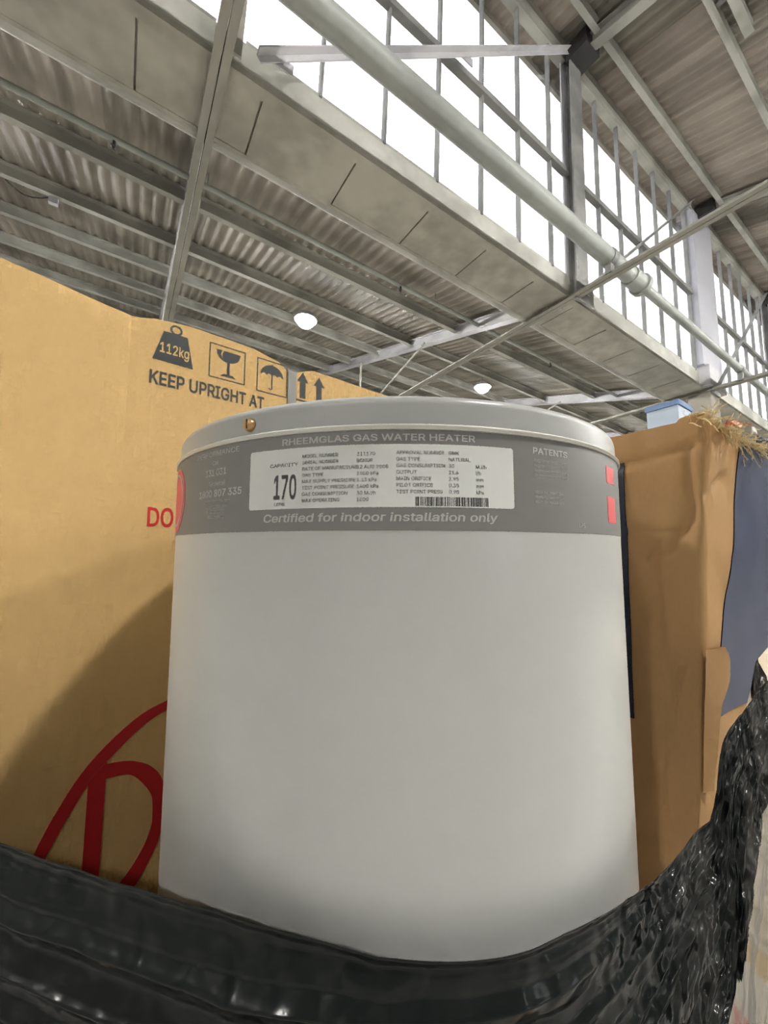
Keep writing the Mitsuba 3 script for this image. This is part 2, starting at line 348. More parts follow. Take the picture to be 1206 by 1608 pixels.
# thin sprinkler pipe below the lower roof
sp = thing('sprinkler_pipe', 'thin pale sprinkler pipe hung below the lower roof beside the gutter', 'pipe')
SPY, SPZ = 1.205, 1.124
part(sp, 'run', tube(w((-2.2, SPY, SPZ)), w((6.5, SPY, SPZ)), .0085*S, 14), 'pipe_paint', 40)
for x in (-.135, .82, 1.8, 2.8):
    prof = [(0, 0), (.012, 0), (.014, .02), (.03, .03), (.03, .036), (.014, .04), (.02, .09), (0, .10)]
    h = trimesh.creation.revolve(prof, sections=12); h.apply_translation(w((x, SPY, SPZ))-[0, 0, .11])
    part(sp, 'sprinkler_head', h, 'black_iron')
for x in np.arange(-1.7, 6.2, .9):
    part(sp, 'hanger', tube(w((x, SPY, SPZ)), w((x, SPY, LOW(SPY)+.004)), .006, 6), 'steel_dark')

# cable channel beside the upper purlin, top right
tr = thing('cable_channel', 'short grey cable channel hung beside the purlin of the upper roof', 'cable channel')
part(tr, 'channel', sweep(channel(.10, .15, .008, 1), w((.2, .315, HIGH(.315)-.055)), w((1.66, .315, HIGH(.315)-.055))), 'steel')
for x in (.6, 1.1, 1.5):
    part(tr, 'cleat', bx(x-.01, x+.01, .31, .365, HIGH(.33)-.03, HIGH(.33)-.02), 'steel_dark')

# small junction box with a looped cable on a lower purlin, left
jb = thing('junction_box', 'small white junction box with a looped black cable under a lower purlin, upper left', 'junction box')
jc = w((-.335, 1.722, 1.262))
m = trimesh.creation.box([.10, .06, .08]); m.apply_translation(jc-[0, 0, .05])
part(jb, 'box', m, 'clad_white')
tt = np.linspace(0, 1, 9)
cp = np.stack([jc[0]-.05-.42*tt, np.full(9, jc[1]-.01), jc[2]-.03-.10*np.sin(tt*np.pi)], 1)
part(jb, 'cable', cat([tube(a, b, .009, 6) for a, b in zip(cp[:-1], cp[1:])]), 'black_iron')

# high bay lamps
def lamp(x, y, z, roofz, label, group=None):
    c = w((x, y, z))
    t = thing('high_bay_lamp', label, 'lamp', group)
    a = np.linspace(0, math.pi/2, 10)
    dome = trimesh.creation.revolve([(0, -.165)]+[(.175*math.sin(q), -.165*math.cos(q)) for q in a[1:]], sections=40)
    dome.apply_translation(c)
    if dome.vertex_normals[np.argmin(dome.vertices[:, 2])][2] > 0: dome.invert()
    key = part(t, 'lens', dome, 'lamp_dark', True)
    scene[key]['emitter'] = dict(type='area', radiance={'type': 'rgb', 'value': [LAMP, LAMP*.97, LAMP*.90]})
    h = trimesh.creation.revolve([(0, .14), (.06, .14), (.08, .10), (.18, .06), (.20, .03), (.210, -.022), (.198, -.022), (.190, .004), (0, .004)][::-1], sections=40); h.apply_translation(c)
    part(t, 'housing', h, 'lamp_dark', 40)
    top = w((x, y, roofz))
    part(t, 'suspension_hook', tube(c+[0, 0, .13], top, .008, 8), 'steel_dark')
LX = [.64-1.225, .64, 1.862, 3.085]
lamp(LX[1], 1.762, 1.205, LOW(1.762), 'bright round high bay lamp hanging above the printed symbols of the big carton')
lamp(LX[2], 1.741, 1.205, LOW(1.741), 'bright round high bay lamp seen just above the rim of the water heater')
lamp(LX[0], 1.80, 1.20, LOW(1.80), 'high bay lamp whose glow enters at the left edge', 'lamps outside the frame')
lamp(LX[3], 1.741, 1.205, LOW(1.741), 'high bay lamp in the row hidden behind the water heater and cartons', 'lamps outside the frame')
lamp(.55, -.65, 1.50, HIGH(-.65), 'high bay lamp under the upper roof just behind the viewer', 'lamps outside the frame')
lamp(1.775, -.65, 1.50, HIGH(-.65), 'high bay lamp under the upper roof behind the viewer and to the right', 'lamps outside the frame')
lamp(-1.9, -.65, 1.50, HIGH(-.65), 'high bay lamp under the upper roof, left of the viewer', 'lamps outside the frame')
lamp(3.0, -.65, 1.50, HIGH(-.65), 'third high bay lamp under the upper roof, right of the frame', 'lamps outside the frame')
lamp(4.22, -.65, 1.50, HIGH(-.65), 'fourth high bay lamp under the upper roof, right of the frame', 'lamps outside the frame')

# far stack of crates seen between the rafters and the right carton
def far_crates():
    d = FW*1.0+RT*((1060-603)/FX)
    d = d/np.linalg.norm(d[:2])
    c = np.array([d[0], d[1]])*8.3
    z = 0.
    for i, (h, m, lab) in enumerate(((1.2, 'blue_crate', 'lowest pale blue crate of the tall far stack'), (1.2, 'blue_crate', 'middle pale blue crate of the tall far stack'), (1.15, 'blue_crate', 'third pale blue crate of the tall far stack'), (.95, 'blue_crate', 'topmost pale blue crate with a dark blue lid, far behind the right carton'))):
        t = thing('crate', lab, 'crate')
        part(t, 'body', mbox(c[0]-.26, c[0]+.26, c[1]-.24, c[1]+.24, z, z+h-.09), m)
        part(t, 'lid', mbox(c[0]-.28, c[0]+.28, c[1]-.26, c[1]+.26, z+h-.09, z+h), 'blue_lid')
        z += h
far_crates()

# ---------------------------------------------------------------- the pallet load
TC, TR = np.array([.0145, .5354]), .26
ang = np.linspace(0, 2*np.pi, 60)
tz0 = zbase(TC+TR*np.stack([np.cos(ang), np.sin(ang)], 1))
tank = thing('water_heater', 'white cylindrical gas water heater with a grey label band, standing between two cartons', 'water heater')
def lathe(prof, n=192):
    m = trimesh.creation.revolve(prof, sections=n); m.apply_translation([TC[0], TC[1], 0]); return lmesh(m)
part(tank, 'body', lathe([(0, tz0), (TR-.004, tz0), (TR, tz0+.004), (TR, .084), (0, .084)]), 'enamel', 40)
part(tank, 'seam_bead', lathe([(TR-.004, .0838), (TR+.0016, .0840), (TR+.0026, .0853), (TR+.0026, .0866), (TR+.0012, .0880), (TR-.004, .0882), (TR-.004, .0838)]), 'seam_metal', 40, label='thin pale seam bead under the cap')
fa = np.linspace(0, math.pi/2, 7)
part(tank, 'cap', lathe([(0, .0878), (TR-.0012, .0878), (TR-.0014, .1035)]+[(TR-.0014-.008*(1-math.cos(q)), .1035+.008*math.sin(q)) for q in fa[1:]]+[(TR-.03, .1120), (0, .1125)]), 'cap_enamel', 35, label='plain grey rim cap')
def bend(m, dr_):                         # a flat mesh (x = arc length, y = height, z = depth) onto the tank
    v = m.vertices; th = v[:, 0]/TR; rr = TR+dr_+v[:, 2]
    return trimesh.Trimesh(lw(np.stack([TC[0]+rr*np.sin(th), TC[1]-rr*np.cos(th), v[:, 1]], 1)), m.faces, process=False)
def patch(th0, th1, z0, z1, dr_, rad=0., t=.0002):
    n = max(4, int((th1-th0)/1.5))
    if rad:
        P = sbox(np.radians(th0)*TR, z0, np.radians(th1)*TR, z1).buffer(-rad).buffer(rad)
        strips = [P.intersection(sbox(a, -1, b, 1)) for a, b in zip(np.linspace(np.radians(th0)*TR, np.radians(th1)*TR, n+1)[:-1], np.linspace(np.radians(th0)*TR, np.radians(th1)*TR, n+1)[1:])]
        return bend(cat([extrude_polygon(q, t, engine='earcut') for q in strips if q.area > 0]), dr_)
    xs = np.radians(np.linspace(th0, th1, n+1))*TR
    return bend(cat([trimesh.creation.box(bounds=[[a, z0, 0], [b, z1, t]]) for a, b in zip(xs[:-1], xs[1:])]), dr_)
band = part(tank, 'label_band', patch(-84, 84, .0128, .0836, .0002), 'label_grey', label='grey printed label band around the top')
part(band, 'white_panel', patch(-26.7, 17.8, .0290, .0735, .0005, .0022), 'label_white', label='white rating plate')
def curved(poly, dr_):                    # cut into narrow strips so that it follows the curve
    a0, _, a1, _ = poly.bounds; out = []
    for a in np.arange(a0, a1, .003):
        q = poly.intersection(sbox(a, -1, a+.003, 1))
        out += [extrude_polygon(g, .0002, engine='earcut') for g in getattr(q, 'geoms', [q]) if g.area > 1e-10]
    return bend(cat(out), dr_)
def ell(a, b): return affinity.scale(Point(np.radians(-57.)*TR, .047).buffer(1, 24), a, b)
part(band, 'red_mark', curved(ell(.034, .031), .0006), 'ink_red', label='red oval emblem at the left end')
part(band, 'pale_mark', curved(ell(.029, .026).difference(ell(.0265, .0235)), .0010), 'ink_pale')
part(band, 'red_mark', patch(44.2, 49.5, .059, .074, .0005), 'ink_red')
part(band, 'red_mark', patch(44.2, 49.5, .0235, .047, .0005), 'ink_red')
TXT = {}
def text(s, th, z, h, wd=None, bold=False, align='l', italic=0.):
    k = (s, bold)
    if k not in TXT: TXT[k] = meshkit.text_mesh(s, 1.0, .05, bold)
    m = TXT[k].copy(); v = m.vertices.copy()
    ww = v[:, 0].max()-v[:, 0].min(); v[:, 0] -= v[:, 0].min()
    sx = h if wd is None else wd/ww
    v[:, 0] = v[:, 0]*sx+italic*v[:, 1]*h; v[:, 1] *= h; v[:, 2] = v[:, 2]/.05*.0002
    if align == 'c': v[:, 0] -= ww*sx/2
    if align == 'r': v[:, 0] -= ww*sx
    v[:, 0] += np.radians(th)*TR; v[:, 1] += z
    m.vertices = v
    return m
def arc(a, b): return np.radians(b-a)*TR
pale = [text('RHEEMGLAS GAS WATER HEATER', -20.2, .0762, .0046, arc(-20.2, 11.2), True),
        text('Certified for indoor installation only', -23.6, .0195, .0056, arc(-23.6, 14.6), True, italic=.15)]
for q in pale: part(band, 'heading', bend(q, .0005), 'ink_pale')
small = [text('PERFORMANCE', -42.8, .0765, .0042, arc(-42.8, -29.5)), text('Call', -36, .0690, .0034, align='c'), text('131 031', -36, .0600, .0054, align='c', bold=True),
         text('Technical', -35.5, .0515, .0036, align='c'), text('1800 807 335', -41.5, .0425, .0056, arc(-41.5, -28.6), True)]
for i, s in enumerate(('Do not remove this label', 'Install to local rules', 'Keep area clear', 'Service yearly')):
    small.append(text(s, -35.5, .0375-.0042*i, .0024, align='c'))
small += [text('PATENTS', 21.8, .0715, .0046, arc(21.8, 29.8), True)]
for i in range(4): small.append(text('Registered designs apply', 22, .0655-.0038*i, .0022))
for i in range(3): small.append(text('Made for natural gas', 22, .0415-.0036*i, .0022))
small.append(text('LPG', 32.5, .0175, .0036))
part(band, 'fine_print', bend(cat(small), .0005), 'ink_pale', kind='stuff')
dark = [text('CAPACITY', -22.4, .0600, .0026, arc(-22.4, -17.2)), text('170', -21.6, .0365, .0170, arc(-21.6, -17.4), True), text('LITRE', -21.4, .0312, .0024)]
rows = ['MODEL NUMBER', 'SERIAL NUMBER', 'DATE OF MANUFACTURE', 'GAS TYPE', 'MAX SUPPLY PRESSURE', 'TEST POINT PRESSURE', 'GAS CONSUMPTION', 'MAX OPERATING']
for i, s in enumerate(rows): dark.append(text(s, -16.4, .0655-.0046*i, .0025))
for i, s in enumerate(['311170', 'B0N08', '12 AUG 2008', '1050 kPa', '1.13 kPa', '1400 kPa', '30 MJ/h', '1000']): dark.append(text(s, -7.4, .0655-.0046*i, .0025))
for i, s in enumerate(['APPROVAL NUMBER', 'GAS TYPE', 'GAS CONSUMPTION', 'OUTPUT', 'MAIN ORIFICE', 'PILOT ORIFICE', 'TEST POINT PRESS']): dark.append(text(s, -1.3, .0662-.0046*i, .0025))
for i, s in enumerate(['GMK', 'NATURAL', '30', '21.6', '2.95', '0.35', '0.90']): dark.append(text(s, 6.8, .0662-.0046*i, .0025))
for i, s in enumerate(['MJ/h', 'l/h', 'mm', 'mm', 'kPa']): dark.append(text(s, 11.2, .0570-.0046*i, .0025))
part(band, 'plate_print', bend(cat(dark), .0008), 'ink_dark', kind='stuff')
bars = []; x = np.radians(1.6)*TR
while x < np.radians(13.1)*TR:
    wd = random.choice([.0004, .0004, .0008, .0012]); bars.append(trimesh.creation.box(bounds=[[x, .0298, 0], [x+wd, .0362, .0002]])); x += wd+random.choice([.0004, .0005, .0009])
part(band, 'barcode', bend(cat(bars), .0008), 'ink_dark', kind='stuff')
sc = trimesh.creation.revolve([(0, 0), (.0052, 0), (.0054, .0014), (.0044, .0036), (.0020, .0046), (0, .0048)], sections=24)
slot = trimesh.creation.box([.0008, .0070, .0008])
slot.apply_translation([0, 0, .0046])
def onto(m, th, z, dr_=0.):
    a = np.radians(th); e = np.array([[np.cos(a), np.sin(a), 0], [0, 0, 1], [np.sin(a), -np.cos(a), 0]])
    o = np.array([TC[0]+(TR+dr_)*np.sin(a), TC[1]-(TR+dr_)*np.cos(a), z])
    return trimesh.Trimesh(lw(m.vertices @ e+o), m.faces, process=False)
sk = part(tank, 'screw', onto(sc, -27.4, .0965, -.0016), 'brass', 40, label='small brass screw in the cap')
part(sk, 'slot', onto(slot, -27.4, .0965, -.0016), 'black_iron')

# ---- big carton at the left
BT = np.array([math.sin(math.radians(50)), math.cos(math.radians(50))]); BN = np.array([BT[1], -BT[0]])
BO = TC @ BN-.26-.05
def bp(s, d=0.): return BN*(BO+d)+np.multiply.outer(s, BT) if np.ndim(s) else BN*(BO+d)+BT*s
BS0, BS1, BD = -.27, .62, .60
topS = [-.27, -.0715, -.0048, .0486, .0777, .0924, .1127, .1654, .2773, .3292, .3403, .3654, .4002, .4469, .5148, .62]
topZ = [.389, .3867, .3791, .3725, .3690, .3694, .3753, .3789, .3756, .3643, .3546, .3554, .3698, .3695, .3681, .368]
def ztopL(s): return np.interp(s, topS, topZ)
def relief(s, z):                         # how far the front face stands out
    s, z = np.asarray(s, float), np.asarray(z, float)
    q = np.stack([s*5, z*4, s*0], -1)
    crease = .0022*np.exp(-((s-.083+.01*(z-.2))/.004)**2)*np.exp(-((z-.2)/.3)**2)
    curl = -.010*np.exp(-((ztopL(s)-z)/.012))*np.exp(-((s-.06)/.09)**2)
    return .004*(meshkit.fbm(q, 3, 5)-.5)-crease+curl
ends = np.array([bp(BS0), bp(BS1), bp(BS0)-BN*BD, bp(BS1)-BN*BD])
bz0 = zbase(ends)
ss = np.unique(np.r_[np.linspace(BS0, BS1, 90), topS])
vv = np.unique(np.r_[np.linspace(0, .8, 40), np.linspace(.8, 1, 40)])
SS, VV = np.meshgrid(ss, vv, indexing='ij')
ZZ = bz0+(ztopL(SS)-bz0)*VV
rel = relief(SS, ZZ)
front = np.concatenate([BN*(BO+rel[..., None])+SS[..., None]*BT, ZZ[..., None]], -1)
carton = thing('cardboard_box', 'tall yellow-brown carton with printed handling symbols, left of the water heater', 'cardboard box')
TH = .006
inner = front.copy(); inner[..., :2] -= BN*TH
fm = grid(front); im = grid(inner); nfr = len(fm.vertices)
edge = []
nu, nv = front.shape[:2]
loop = [(i, nv-1) for i in range(nu)]
for (a, b) in zip(loop[:-1], loop[1:]):
    A, B_ = a[0]*nv+a[1], b[0]*nv+b[1]; edge += [[A, B_, B_+nfr], [A, B_+nfr, A+nfr]]
wallm = trimesh.Trimesh(np.vstack([fm.vertices, im.vertices]), np.vstack([fm.faces, im.faces[:, ::-1], np.array(edge)]), process=False)
face = part(carton, 'front_panel', lmesh(wallm), 'kraft_yellow', 40)
def prism(foot, z0, z1):
    m = extrude_polygon(Polygon(foot), z1-z0, engine='earcut'); m.apply_translation([0, 0, z0]); return m
part(carton, 'body', lmesh(prism([bp(BS0+.003)-BN*.012, bp(BS1-.003)-BN*.012, bp(BS1-.003)-BN*BD, bp(BS0+.003)-BN*BD], bz0, .345)), 'kraft_yellow')
def onbox(m, d=.0004):                    # a flat mesh (x = s, y = z, z = depth) onto the front panel
    v = m.vertices
    off = relief(v[:, 0], v[:, 1])+d+v[:, 2]
    return trimesh.Trimesh(lw(np.concatenate([BN*(BO+off[:, None])+v[:, :1]*BT, v[:, 1:2]], 1)), m.faces, process=False)
def ink(poly, name, m, label=None):
    poly = getattr(poly, 'geoms', [poly])
    msh = cat([extrude_polygon(g, .0003, engine='earcut') for g in poly if g.area > 1e-9])
    for _ in range(2): msh = msh.subdivide()
    return part(face, name, onbox(msh), m, label=label)
def flat_text(s, x0, x1, z0, h, bold=True):
    m = meshkit.text_mesh(s, 1.0, .05, bold); v = m.vertices.copy()
    v[:, 0] = x0+(v[:, 0]-v[:, 0].min())/(v[:, 0].max()-v[:, 0].min())*(x1-x0); v[:, 1] = z0+v[:, 1]*h; v[:, 2] = v[:, 2]/.05*.0003
    m.vertices = v; return m
trap = Polygon([(.1110, .3050), (.1715, .3040), (.1612, .3558), (.1254, .3560)])
ring = Point(.1438, .3632).buffer(.0092).difference(Point(.1438, .3632).buffer(.0062))
ink(unary_union([trap, ring]), 'weight_symbol', 'print_black', 'black weight symbol')
part(face, 'weight_number', onbox(flat_text('112kg', .1205, .1648, .3190, .0165), .0009), 'kraft_yellow')
def frame(x0, x1, z0, z1, t=.0016): return sbox(x0, z0, x1, z1).difference(sbox(x0+t, z0+t, x1-t, z1-t))
bowl = Polygon([(.2090, .3535), (.2515, .3535)]+[(.2303+.0205*math.cos(a), .3500-.0165*math.sin(a)) for a in np.linspace(0, math.pi, 14)])
crack = Polygon([(.2195, .3560), (.2225, .3560), (.2190, .3455), (.2205, .3380), (.2165, .3455)])
glass = unary_union([bowl, sbox(.2281, .3085, .2326, .3380), Polygon([(.2170, .3065), (.2435, .3065), (.2380, .3110), (.2225, .3110)])]).difference(crack)
ink(unary_union([glass, frame(.1972, .2608, .3000, .3624)]), 'fragile_symbol', 'print_black', 'black cracked goblet in a square frame')
um = Point(.3130, .3300).buffer(.0235, 24).intersection(sbox(.28, .3330, .36, .40))
for cx in (.2972, .3078, .3184, .3290): um = um.difference(Point(cx, .3316).buffer(.0046, 10))
hook = unary_union([sbox(.3122, .3080, .3142, .3560), Point(.3105, .3080).buffer(.0036).difference(Point(.3105, .3080).buffer(.0018)).intersection(sbox(.30, .30, .32, .3080))])
ink(unary_union([um, hook, frame(.2832, .3446, .2965, .3620)]), 'umbrella_symbol', 'print_black', 'black umbrella in a square frame')
def arrow(x): return Polygon([(x-.0125, .3390), (x, .3590), (x+.0125, .3390), (x+.0062, .3390), (x+.0062, .3050), (x-.0062, .3050), (x-.0062, .3390)])
ink(unary_union([arrow(.3790), arrow(.4170), sbox(.3650, .2980, .4310, .3010)]), 'upright_symbol', 'print_black', 'pair of black arrows pointing up')
part(face, 'lettering', onbox(flat_text('KEEP UPRIGHT AT', .1085, .2985, .2640, .0215)), 'print_black', label='black words KEEP UPRIGHT')
part(face, 'red_lettering', onbox(flat_text('DO NOT', .1165, .2180, .0352, .0288, True)), 'print_red', label='red words, only DO in sight')
# the red oval with its big letter
oc = affinity.scale(Point(0, 0).buffer(1, 64), .255, .185)
oval = affinity.translate(oc, .243, -.418)
def bez(P, n=30):
    P = np.array(P); t = np.linspace(0, 1, n)[:, None]
    return ((1-t)**3*P[0]+3*(1-t)**2*t*P[1]+3*(1-t)*t*t*P[2]+t**3*P[3])
oo = [(-.004, -.435), (.0146, -.3816), (.0332, -.3427), (.0572, -.3043), (.0921, -.269), (.131, -.2429), (.1532, -.2356), (.20, -.222), (.26, -.215)]
oi = [(.008, -.440), (.0273, -.3902), (.0430, -.3600), (.0660, -.3210), (.1017, -.2840), (.1340, -.2590), (.1538, -.2500), (.20, -.237), (.26, -.230)]
from scipy.interpolate import PchipInterpolator
def smoothline(P, n=60):
    P = np.array(P); t = np.r_[0, np.cumsum(np.linalg.norm(np.diff(P, axis=0), axis=1))]
    q = np.linspace(0, t[-1], n); return np.stack([PchipInterpolator(t, P[:, i])(q) for i in (0, 1)], 1)
ovalarc = Polygon(np.vstack([smoothline(oo), smoothline(oi)[::-1]]))
stem = Polygon([(.0634, -.300), (.0835, -.300), (.0828, -.4400), (.0790, -.50), (.0590, -.50), (.0628, -.4300)])
bo = [(.0634, -.3120), (.0800, -.3040), (.1031, -.3065), (.1317, -.3190), (.1523, -.3420), (.1640, -.3800), (.1560, -.4300), (.1418, -.4613), (.1240, -.4880), (.100, -.505)]
bi = [(.0700, -.3240), (.0836, -.3240), (.1080, -.3265), (.1290, -.3450), (.1440, -.3760), (.1450, -.4030), (.1400, -.4250), (.1286, -.4469), (.1098, -.4700), (.085, -.488)]
bowlR = Polygon(np.vstack([smoothline(bo), smoothline(bi)[::-1]])).buffer(0)
ink(unary_union([ovalarc.buffer(0), stem.buffer(0), bowlR]), 'emblem', 'print_red', 'large red oval emblem with a capital letter')
stp = cat([trimesh.creation.box(bounds=[[.3462, a, 0], [.3640, b, .0007]]) for a, b in zip(np.linspace(-1.2, .3548, 60)[:-1], np.linspace(-1.2, .3548, 60)[1:])])
part(carton, 'strap', onbox(stp, .0012), 'strap_grey', label='flat grey strap down the front')

# ---- torn carton at the right
KB = np.array([-.549, .836]); KT = np.array([math.sin(math.radians(58)), math.cos(math.radians(58))])
def K1(z):
    z = np.clip(np.asarray(z, float), -.55, .2); f = (z+.336)/.505
    return np.stack([.389+.0211*f, .5294-.0316*f], -1)
def W2(z): return np.interp(z, [-.30, -.205, -.165, -.12, 0, .2], [.11, .165, .188, .33, .35, .36])
def KZT(d): return .169-.04*max(d-.12, 0)
def crease(s, z, P, amp, wd):
    out = 0
    for (a, b) in zip(P[:-1], P[1:]):
        a, b = np.array(a), np.array(b); d = b-a; L2 = d @ d
        t = np.clip(((s-a[0])*d[0]+(z-a[1])*d[1])/L2, 0, 1)
        side = ((s-a[0])*d[1]-(z-a[1])*d[0])/math.sqrt(L2)
        dist = np.hypot(s-a[0]-t*d[0], z-a[1]-t*d[1])
        out = np.maximum(out, np.exp(-dist/wd)*(1+.5*np.tanh(side/wd))) if np.ndim(out) or out == 0 else out
    return amp*out
def rel1(s, z):                           # relief of the face that runs behind the tank (s from the corner)
    s, z = np.asarray(s, float), np.asarray(z, float)
    r = .010*(meshkit.fbm(np.stack([s*14, z*9, s*0], -1), 3, 11)-.5)
    r = r-crease(s, z, [(.13, .120), (.06, .126), (.0, .136)], .0055, .006)
    r = r-crease(s, z, [(.11, .026), (.05, .022), (.012, .022)], .004, .006)
    r = r-crease(s, z, [(.065, -.012), (.036, .0), (.010, .04), (-.02, .075)], .007, .007)
    r = r+crease(s, z, [(.047, .007), (.040, -.06), (.030, -.17), (.032, -.33)], .006, .009)
    r = r-crease(s, z, [(.02, .13), (.012, .05)], .006, .008)
    r = r-crease(s, z, [(.02, -.16), (.035, -.28)], .006, .010)
    return r
def rel2(s, z):
    s, z = np.asarray(s, float), np.asarray(z, float)
    return .012*(meshkit.fbm(np.stack([s*9, z*7, s*0+4], -1), 3, 21)-.5)-crease(s, z, [(-.02, .04), (.03, .085), (.06, .10)], .006, .008)
NB1, NB2 = np.array([-KB[1], KB[0]]), np.array([KT[1], -KT[0]])
def side1(s, z): return K1(z)+np.multiply.outer(s, KB) if False else K1(z)+s[..., None]*KB+NB1*rel1(s, z)[..., None]
def side2(s, z): return K1(z)+s[..., None]*KT+NB2*rel2(s, z)[..., None]
kz0 = zbase(np.array([K1(-1.2), K1(-1.2)+.45*KB, K1(-1.2)+.09*KT, K1(-1.2)+.45*KB+.09*KT]))
zs = np.r_[np.linspace(kz0, -.42, 14)[:-1], np.linspace(-.42, 1, 2)[:1], np.linspace(-.415, .170, 120)]
s1 = np.r_[np.linspace(.45, .16, 10)[:-1], np.linspace(.16, .012, 46)]
f2 = np.linspace(0.04, 1, 40)
rows_ = []
for z in zs:
    zc = np.full(len(s1), z); a = side1(s1, zc)
    s2 = W2(z)*f2; b = side2(s2, np.full(len(s2), z))
    # the rounded corner between them
    q = np.linspace(0, 1, 8)[1:-1, None]; c0, c1 = a[-1], b[0]; kc = K1(z)-.0*KB
    mid = (1-q)**2*c0+2*q*(1-q)*kc+q*q*c1
    back = np.array([b[-1]+KB*.45*.96, a[0]+KT*.02])
    P = np.vstack([a, mid, b, back])
    zz = np.full(len(P), z); 
    if z > .15:
        s_all = np.r_[-s1, np.zeros(6), s2, s2[-1], -.45]
        ragged = .006*meshkit.noise(np.stack([s_all*60, s_all*0, s_all*0], -1), 3)*(s_all > -.03)+np.interp(s_all, [-.11, -.03, 0, .05, .1, .36], [0, 0, .004, -.004, -.012, -.02])
        zz = zz+ragged*(z-.15)/.02
    rows_.append(np.concatenate([P, zz[:, None]], 1))
ringP = np.array(rows_).transpose(1, 0, 2)
bm = grid(ringP, closed_u=True)
n_r, n_z = ringP.shape[:2]
capi = len(bm.vertices)
cv = np.vstack([bm.vertices, ringP[:, -1].mean(0)-[0, 0, .03], ringP[:, 0].mean(0)])
i = np.arange(n_r); j = (i+1) % n_r
cf = np.vstack([bm.faces, np.stack([i*n_z+n_z-1, j*n_z+n_z-1, i*0+capi], 1), np.stack([j*n_z, i*n_z, i*0+capi+1], 1)])
bodym = trimesh.Trimesh(cv, cf, process=False)
carton2 = thing('cardboard_box', 'crumpled brown carton with a torn top and navy printed side, right of the water heater', 'cardboard box')
trimesh.repair.fix_normals(bodym)
bd2 = part(carton2, 'body', lmesh(bodym), 'kraft_brown', 50)
# navy printed side
zz = np.linspace(-.22, .160, 70)
rowsN = []
for z in zz:
    a = np.interp(z, [-.22, -.19, -.16, -.127, 0, .11, .16], [.045, .05, .05, .052, .092, .110, .122]); b = max(W2(z)-.004, a+.003)
    s = np.linspace(a, b, 24); rowsN.append(np.concatenate([side2(s, np.full(24, z))+NB2*.0012, np.full((24, 1), z)-.0*s[:, None]], 1))
P = np.array(rowsN); Q = P.copy(); Q[..., :2] -= NB2*.0008
pm = grid(P); qm = grid(Q); qm.invert()
part(carton2, 'navy_panel', lmesh(cat([pm, qm])), 'navy_print', 40, label='navy blue printed side')
# a loose tan flap below the navy print
fl = []
for z in np.linspace(-.30, -.125, 20):
    a, b = .004, np.interp(z, [-.30, -.2, -.17, -.14, -.125], [.022, .040, .064, .060, .045])
    s = np.linspace(a, b, 8); fl.append(np.concatenate([side2(s, np.full(8, z))+NB2*np.linspace(.002, .008, 8)[:, None], np.full((8, 1), z)], 1))
P = np.array(fl); Q = P.copy(); Q[..., :2] -= NB2*.003
pm = grid(P); qm = grid(Q); qm.invert()
part(carton2, 'loose_flap', lmesh(cat([pm, qm])), 'kraft_brown', 40, label='lighter loose flap hanging over the navy side')
# frayed top edge
def ribbon(pts, r):
    v, f = [], []
    pts = np.array(pts); d = np.gradient(pts, axis=0); d /= np.linalg.norm(d, axis=1, keepdims=True)
    a = np.cross(d, [.3, .2, .9]); a /= np.linalg.norm(a, axis=1, keepdims=True); b = np.cross(d, a)
    n = 4; q = np.arange(n)*2*np.pi/n
    V = pts[:, None]+r*(np.cos(q)[None, :, None]*a[:, None]+np.sin(q)[None, :, None]*b[:, None])
    return grid(V.transpose(1, 0, 2), closed_u=True)
fib = []
for i in range(230):
    s = float(rng.uniform(-.02, .22)); 
    base = K1(.169)+(KT*s if s > 0 else -KB*s); zt = .166+np.interp(s, [-.03, 0, .05, .1, .3], [0, .004, -.004, -.012, -.02])
    d = np.array([*(KT*rng.normal(.2, .9)+NB2*rng.normal(.3, .5)), rng.normal(.35, .7)]); d /= np.linalg.norm(d)
    Ln = float(rng.uniform(.01, .034)); t = np.linspace(0, 1, 5)[:, None]
    p = np.array([*base, zt])+rng.normal(0, .0035, 3)+d*t*Ln+np.array([0, 0, -1])*t*t*Ln*rng.uniform(0, .6)+rng.normal(0, .001, (5, 3))*t
    fib.append(ribbon(p, float(rng.uniform(.0003, .0008))))
part(carton2, 'torn_fibre', lmesh(cat(fib)), 'kraft_fibre', kind='stuff', label='straw-like torn paper fibres along the top edge')
def scrap(s0, s1_, z0, z1, out, m, name, label, twist=.01):
    u, v = np.meshgrid(np.linspace(0, 1, 14), np.linspace(0, 1, 8), indexing='ij')
    s = s0+(s1_-s0)*u; z = z0+(z1-z0)*u+(v-.5)*.011*(1-.7*u)+.003*np.sin(u*9+v*3)
    xy = K1(.16)+s[..., None]*KT+NB2*(out+twist*np.sin(u*5+v*2))[..., None]
    P = np.concatenate([xy, z[..., None]], -1); Q = P.copy(); Q[..., :2] -= NB2*.0012
    a, b = grid(P), grid(Q); b.invert()
    part(carton2, name, lmesh(cat([a, b])), m, 40, label=label)
scrap(.045, .145, .166, .184, .006, 'tear_orange', 'torn_strip', 'orange torn strip at the top edge', .004)
scrap(.125, .170, .166, .180, .010, 'tear_white', 'torn_scrap', 'white torn scrap', .003)
scrap(.155, .30, .162, .176, .008, 'tear_blue', 'torn_scrap', 'blue torn scrap', .003)
scrap(.02, .07, .160, .163, .006, 'kraft_fibre', 'torn_scrap', 'pale torn paper layer', .004)

